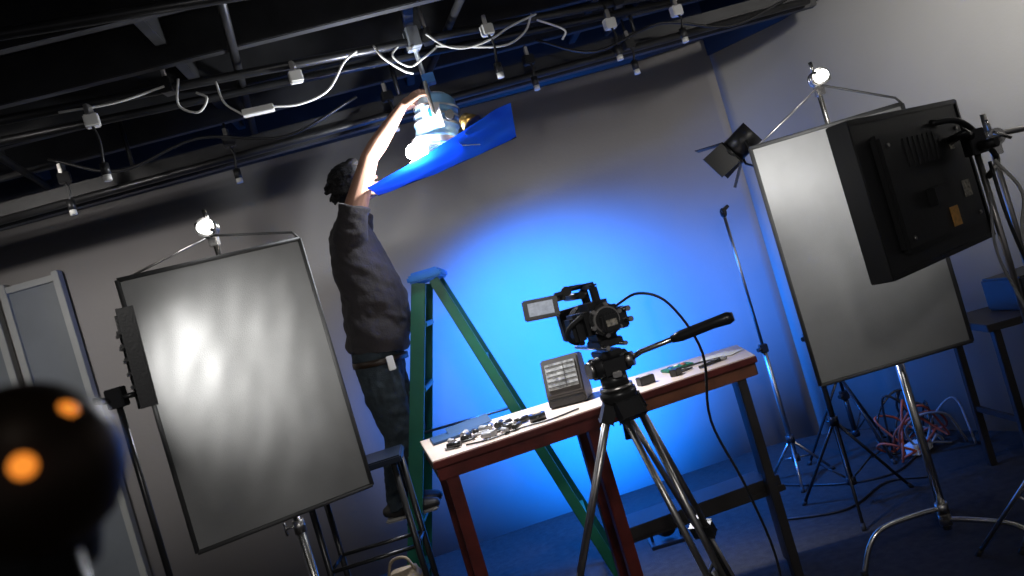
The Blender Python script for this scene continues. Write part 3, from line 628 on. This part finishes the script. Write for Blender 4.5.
lc=V((.070,2.56,1.460)); RL=axes((.97,.1,-.10),(.05,-.99,.15))
tube('lcd_arm',[P(-.01,.04,.12),V((.17,2.58,1.495)),V((.135,2.565,1.475))],.009,'blk2',g)
tube('arm_knuckle',[V((.165,2.555,1.49)),V((.165,2.60,1.49))],.016,'blk2',g,16)
box('lcd_hinge',(.14,2.575,1.48),(.035,.025,.03),'blk',g); box('lcd_housing',lc,(.115,.068,.018),'blk',g,RL,.004)
nL=RL@V((0,0,1)); box('lcd_screen',lc+nL*.0095,(.082,.043,.002),'lcd',g,RL,.0005)
g=group('camera_cable',(.4,2.6,0)); tube('cable',[(.30,2.56,1.40),(.38,2.52,1.42),(.46,2.5,1.36),(.52,2.52,1.18),(.50,2.6,.95),(.55,2.6,.7),(.58,2.62,.4),(.5,2.6,.1),(.62,2.5,.012)],.0045,'blk',g,8,curve=True)
# ---------------------------------------------------------------- right side: table, cables
g=group('dark_side_table',(2.35,3.85,0))
box('top',(2.33,3.85,.75),(.56,.45,.035),'darktab',g,rz(-4))
for i,(x,y) in enumerate(((2.08,3.67),(2.08,4.03),(2.55,3.65),(2.5,4.0))): box('leg_%d'%i,(x,y,.37),(.035,.035,.735),'darktab',g)
box('rail_front',(2.31,3.66,.30),(.46,.02,.03),'darktab',g); box('rail_side',(2.08,3.85,.30),(.02,.35,.03),'darktab',g)
box('black_case',(2.4,3.85,.85),(.3,.25,.16),'blk',g,rz(10),.01)
g=group('floor_cables',(2.0,4.6,0)); random.seed(11)
for i in range(9):
    cx,cy=1.88+random.random()*.26,4.40+random.random()*.32; pts=[]; r=.07+random.random()*.09; ph=random.random()*6; hh=.08+random.random()*.26
    for k_ in range(9):
        t=ph+k_*.9; pts.append((cx+r*math.cos(t)+.02*k_*(random.random()-.5),cy+r*.6*math.sin(t),.008+hh*abs(math.sin(k_*.7+i))*(1 if 0<k_<8 else 0)))
    tube('cable_%d'%i,pts,.007,['cabler','cableg','blk','cabler','blk','cableg','cabler','blk','blk'][i],g,8,curve=True)
box('plug_box',(1.95,4.50,.04),(.14,.08,.06),'white',g,rz(30)); tube('cable_run',[(1.95,4.5,.008),(1.7,4.3,.008),(1.45,4.35,.008),(1.2,4.6,.008),(1.0,4.9,.008)],.006,'blk',g,8,curve=True)
g=group('black_equipment_stand',(1.7,4.7,0)); lightstand(g,1.72,4.75,.75,.012,.3,'blk2',a0=40,zc=.5)
g=group('gaffer_cable',(1.4,4,0)); tube('run',[(1.0,4.1,.008),(1.3,4.0,.008),(1.6,4.2,.008),(1.8,4.1,.008)],.007,'blk',g,8,curve=True)
# ---------------------------------------------------------------- foreground stand knob, out of focus
g=group('grip_stand',(-.232,.36,0)); x,y=-.232,.36
lightstand(g,x,y,1.50,.013,.30,'blk2',a0=100)
ell('knob_body',(x,y,1.533),(.040,.040,.040),'darkbrass',g); tube('knob_collar',[(x-.02,y+.02,1.49),(x-.005,y+.015,1.53)],.026,'rubber',g,20)
ell('glint_stud_1',(-.2045,.350,1.552),(.0062,.0062,.0062),'amber',g,None,12); ell('glint_stud_2',(-.2125,.3255,1.537),(.0052,.0052,.0052),'amber',g,None,12)  # glowing studs imitate orange reflections on the knob
# ---------------------------------------------------------------- added fill lamps out of view, brightening walls and foreground
def unseen_fill_lamp(loc,tgt,w,col,size,rad):
    loc=V(loc); d=(V(tgt)-loc).normalized(); g=group('added_fill_lamp',loc)
    tube('added_fill_can',[loc-d*.14,loc-d*.1,loc-d*.01],[.05,.08,.08],'blk',g,20); tube('drop',[loc-d*.07,(loc.x-d.x*.07,loc.y-d.y*.07,3.1)],.01,'pipe',g)
    tube('lens',[loc-d*.012,loc-d*.006],.07,'ledface',g,20); spot('added_fill_beam',loc+d*.01,tgt,w,col,size,1.,rad,g)
unseen_fill_lamp((2.5,2.3,2.85),(2.6,4.4,2.1),140,(1,.96,.9),95,.1)
unseen_fill_lamp((-2.6,2.7,2.85),(-2.3,5.1,1.5),115,(1,.95,.9),105,.1)
unseen_fill_lamp((.2,-.6,2.85),(-.1,3.5,1.1),110,(1,.97,.93),66,.15)
w=bpy.data.worlds.new('studio_world'); bpy.context.scene.world=w; w.use_nodes=True
w.node_tree.nodes['Background'].inputs[0].default_value=(.96,.94,1,1); w.node_tree.nodes['Background'].inputs[1].default_value=.10
bpy.context.scene.view_settings.view_transform='Standard'
# ---------------------------------------------------------------- camera
cd=bpy.data.cameras.new('camera'); cam=bpy.data.objects.new('camera',cd); bpy.context.collection.objects.link(cam)
cd.sensor_width=36; cd.lens=796/1024*36
a=math.radians(16.5); cs,sn=math.cos(a),math.sin(a)
cam.matrix_world=Matrix(((cs,sn,0,0),(0,0,-1,0),(-sn,cs,0,1.55),(0,0,0,1)))
cd.dof.use_dof=True; cd.dof.focus_distance=3.5; cd.dof.aperture_fstop=4.0; cd.clip_start=.05
bpy.context.scene.camera=cam
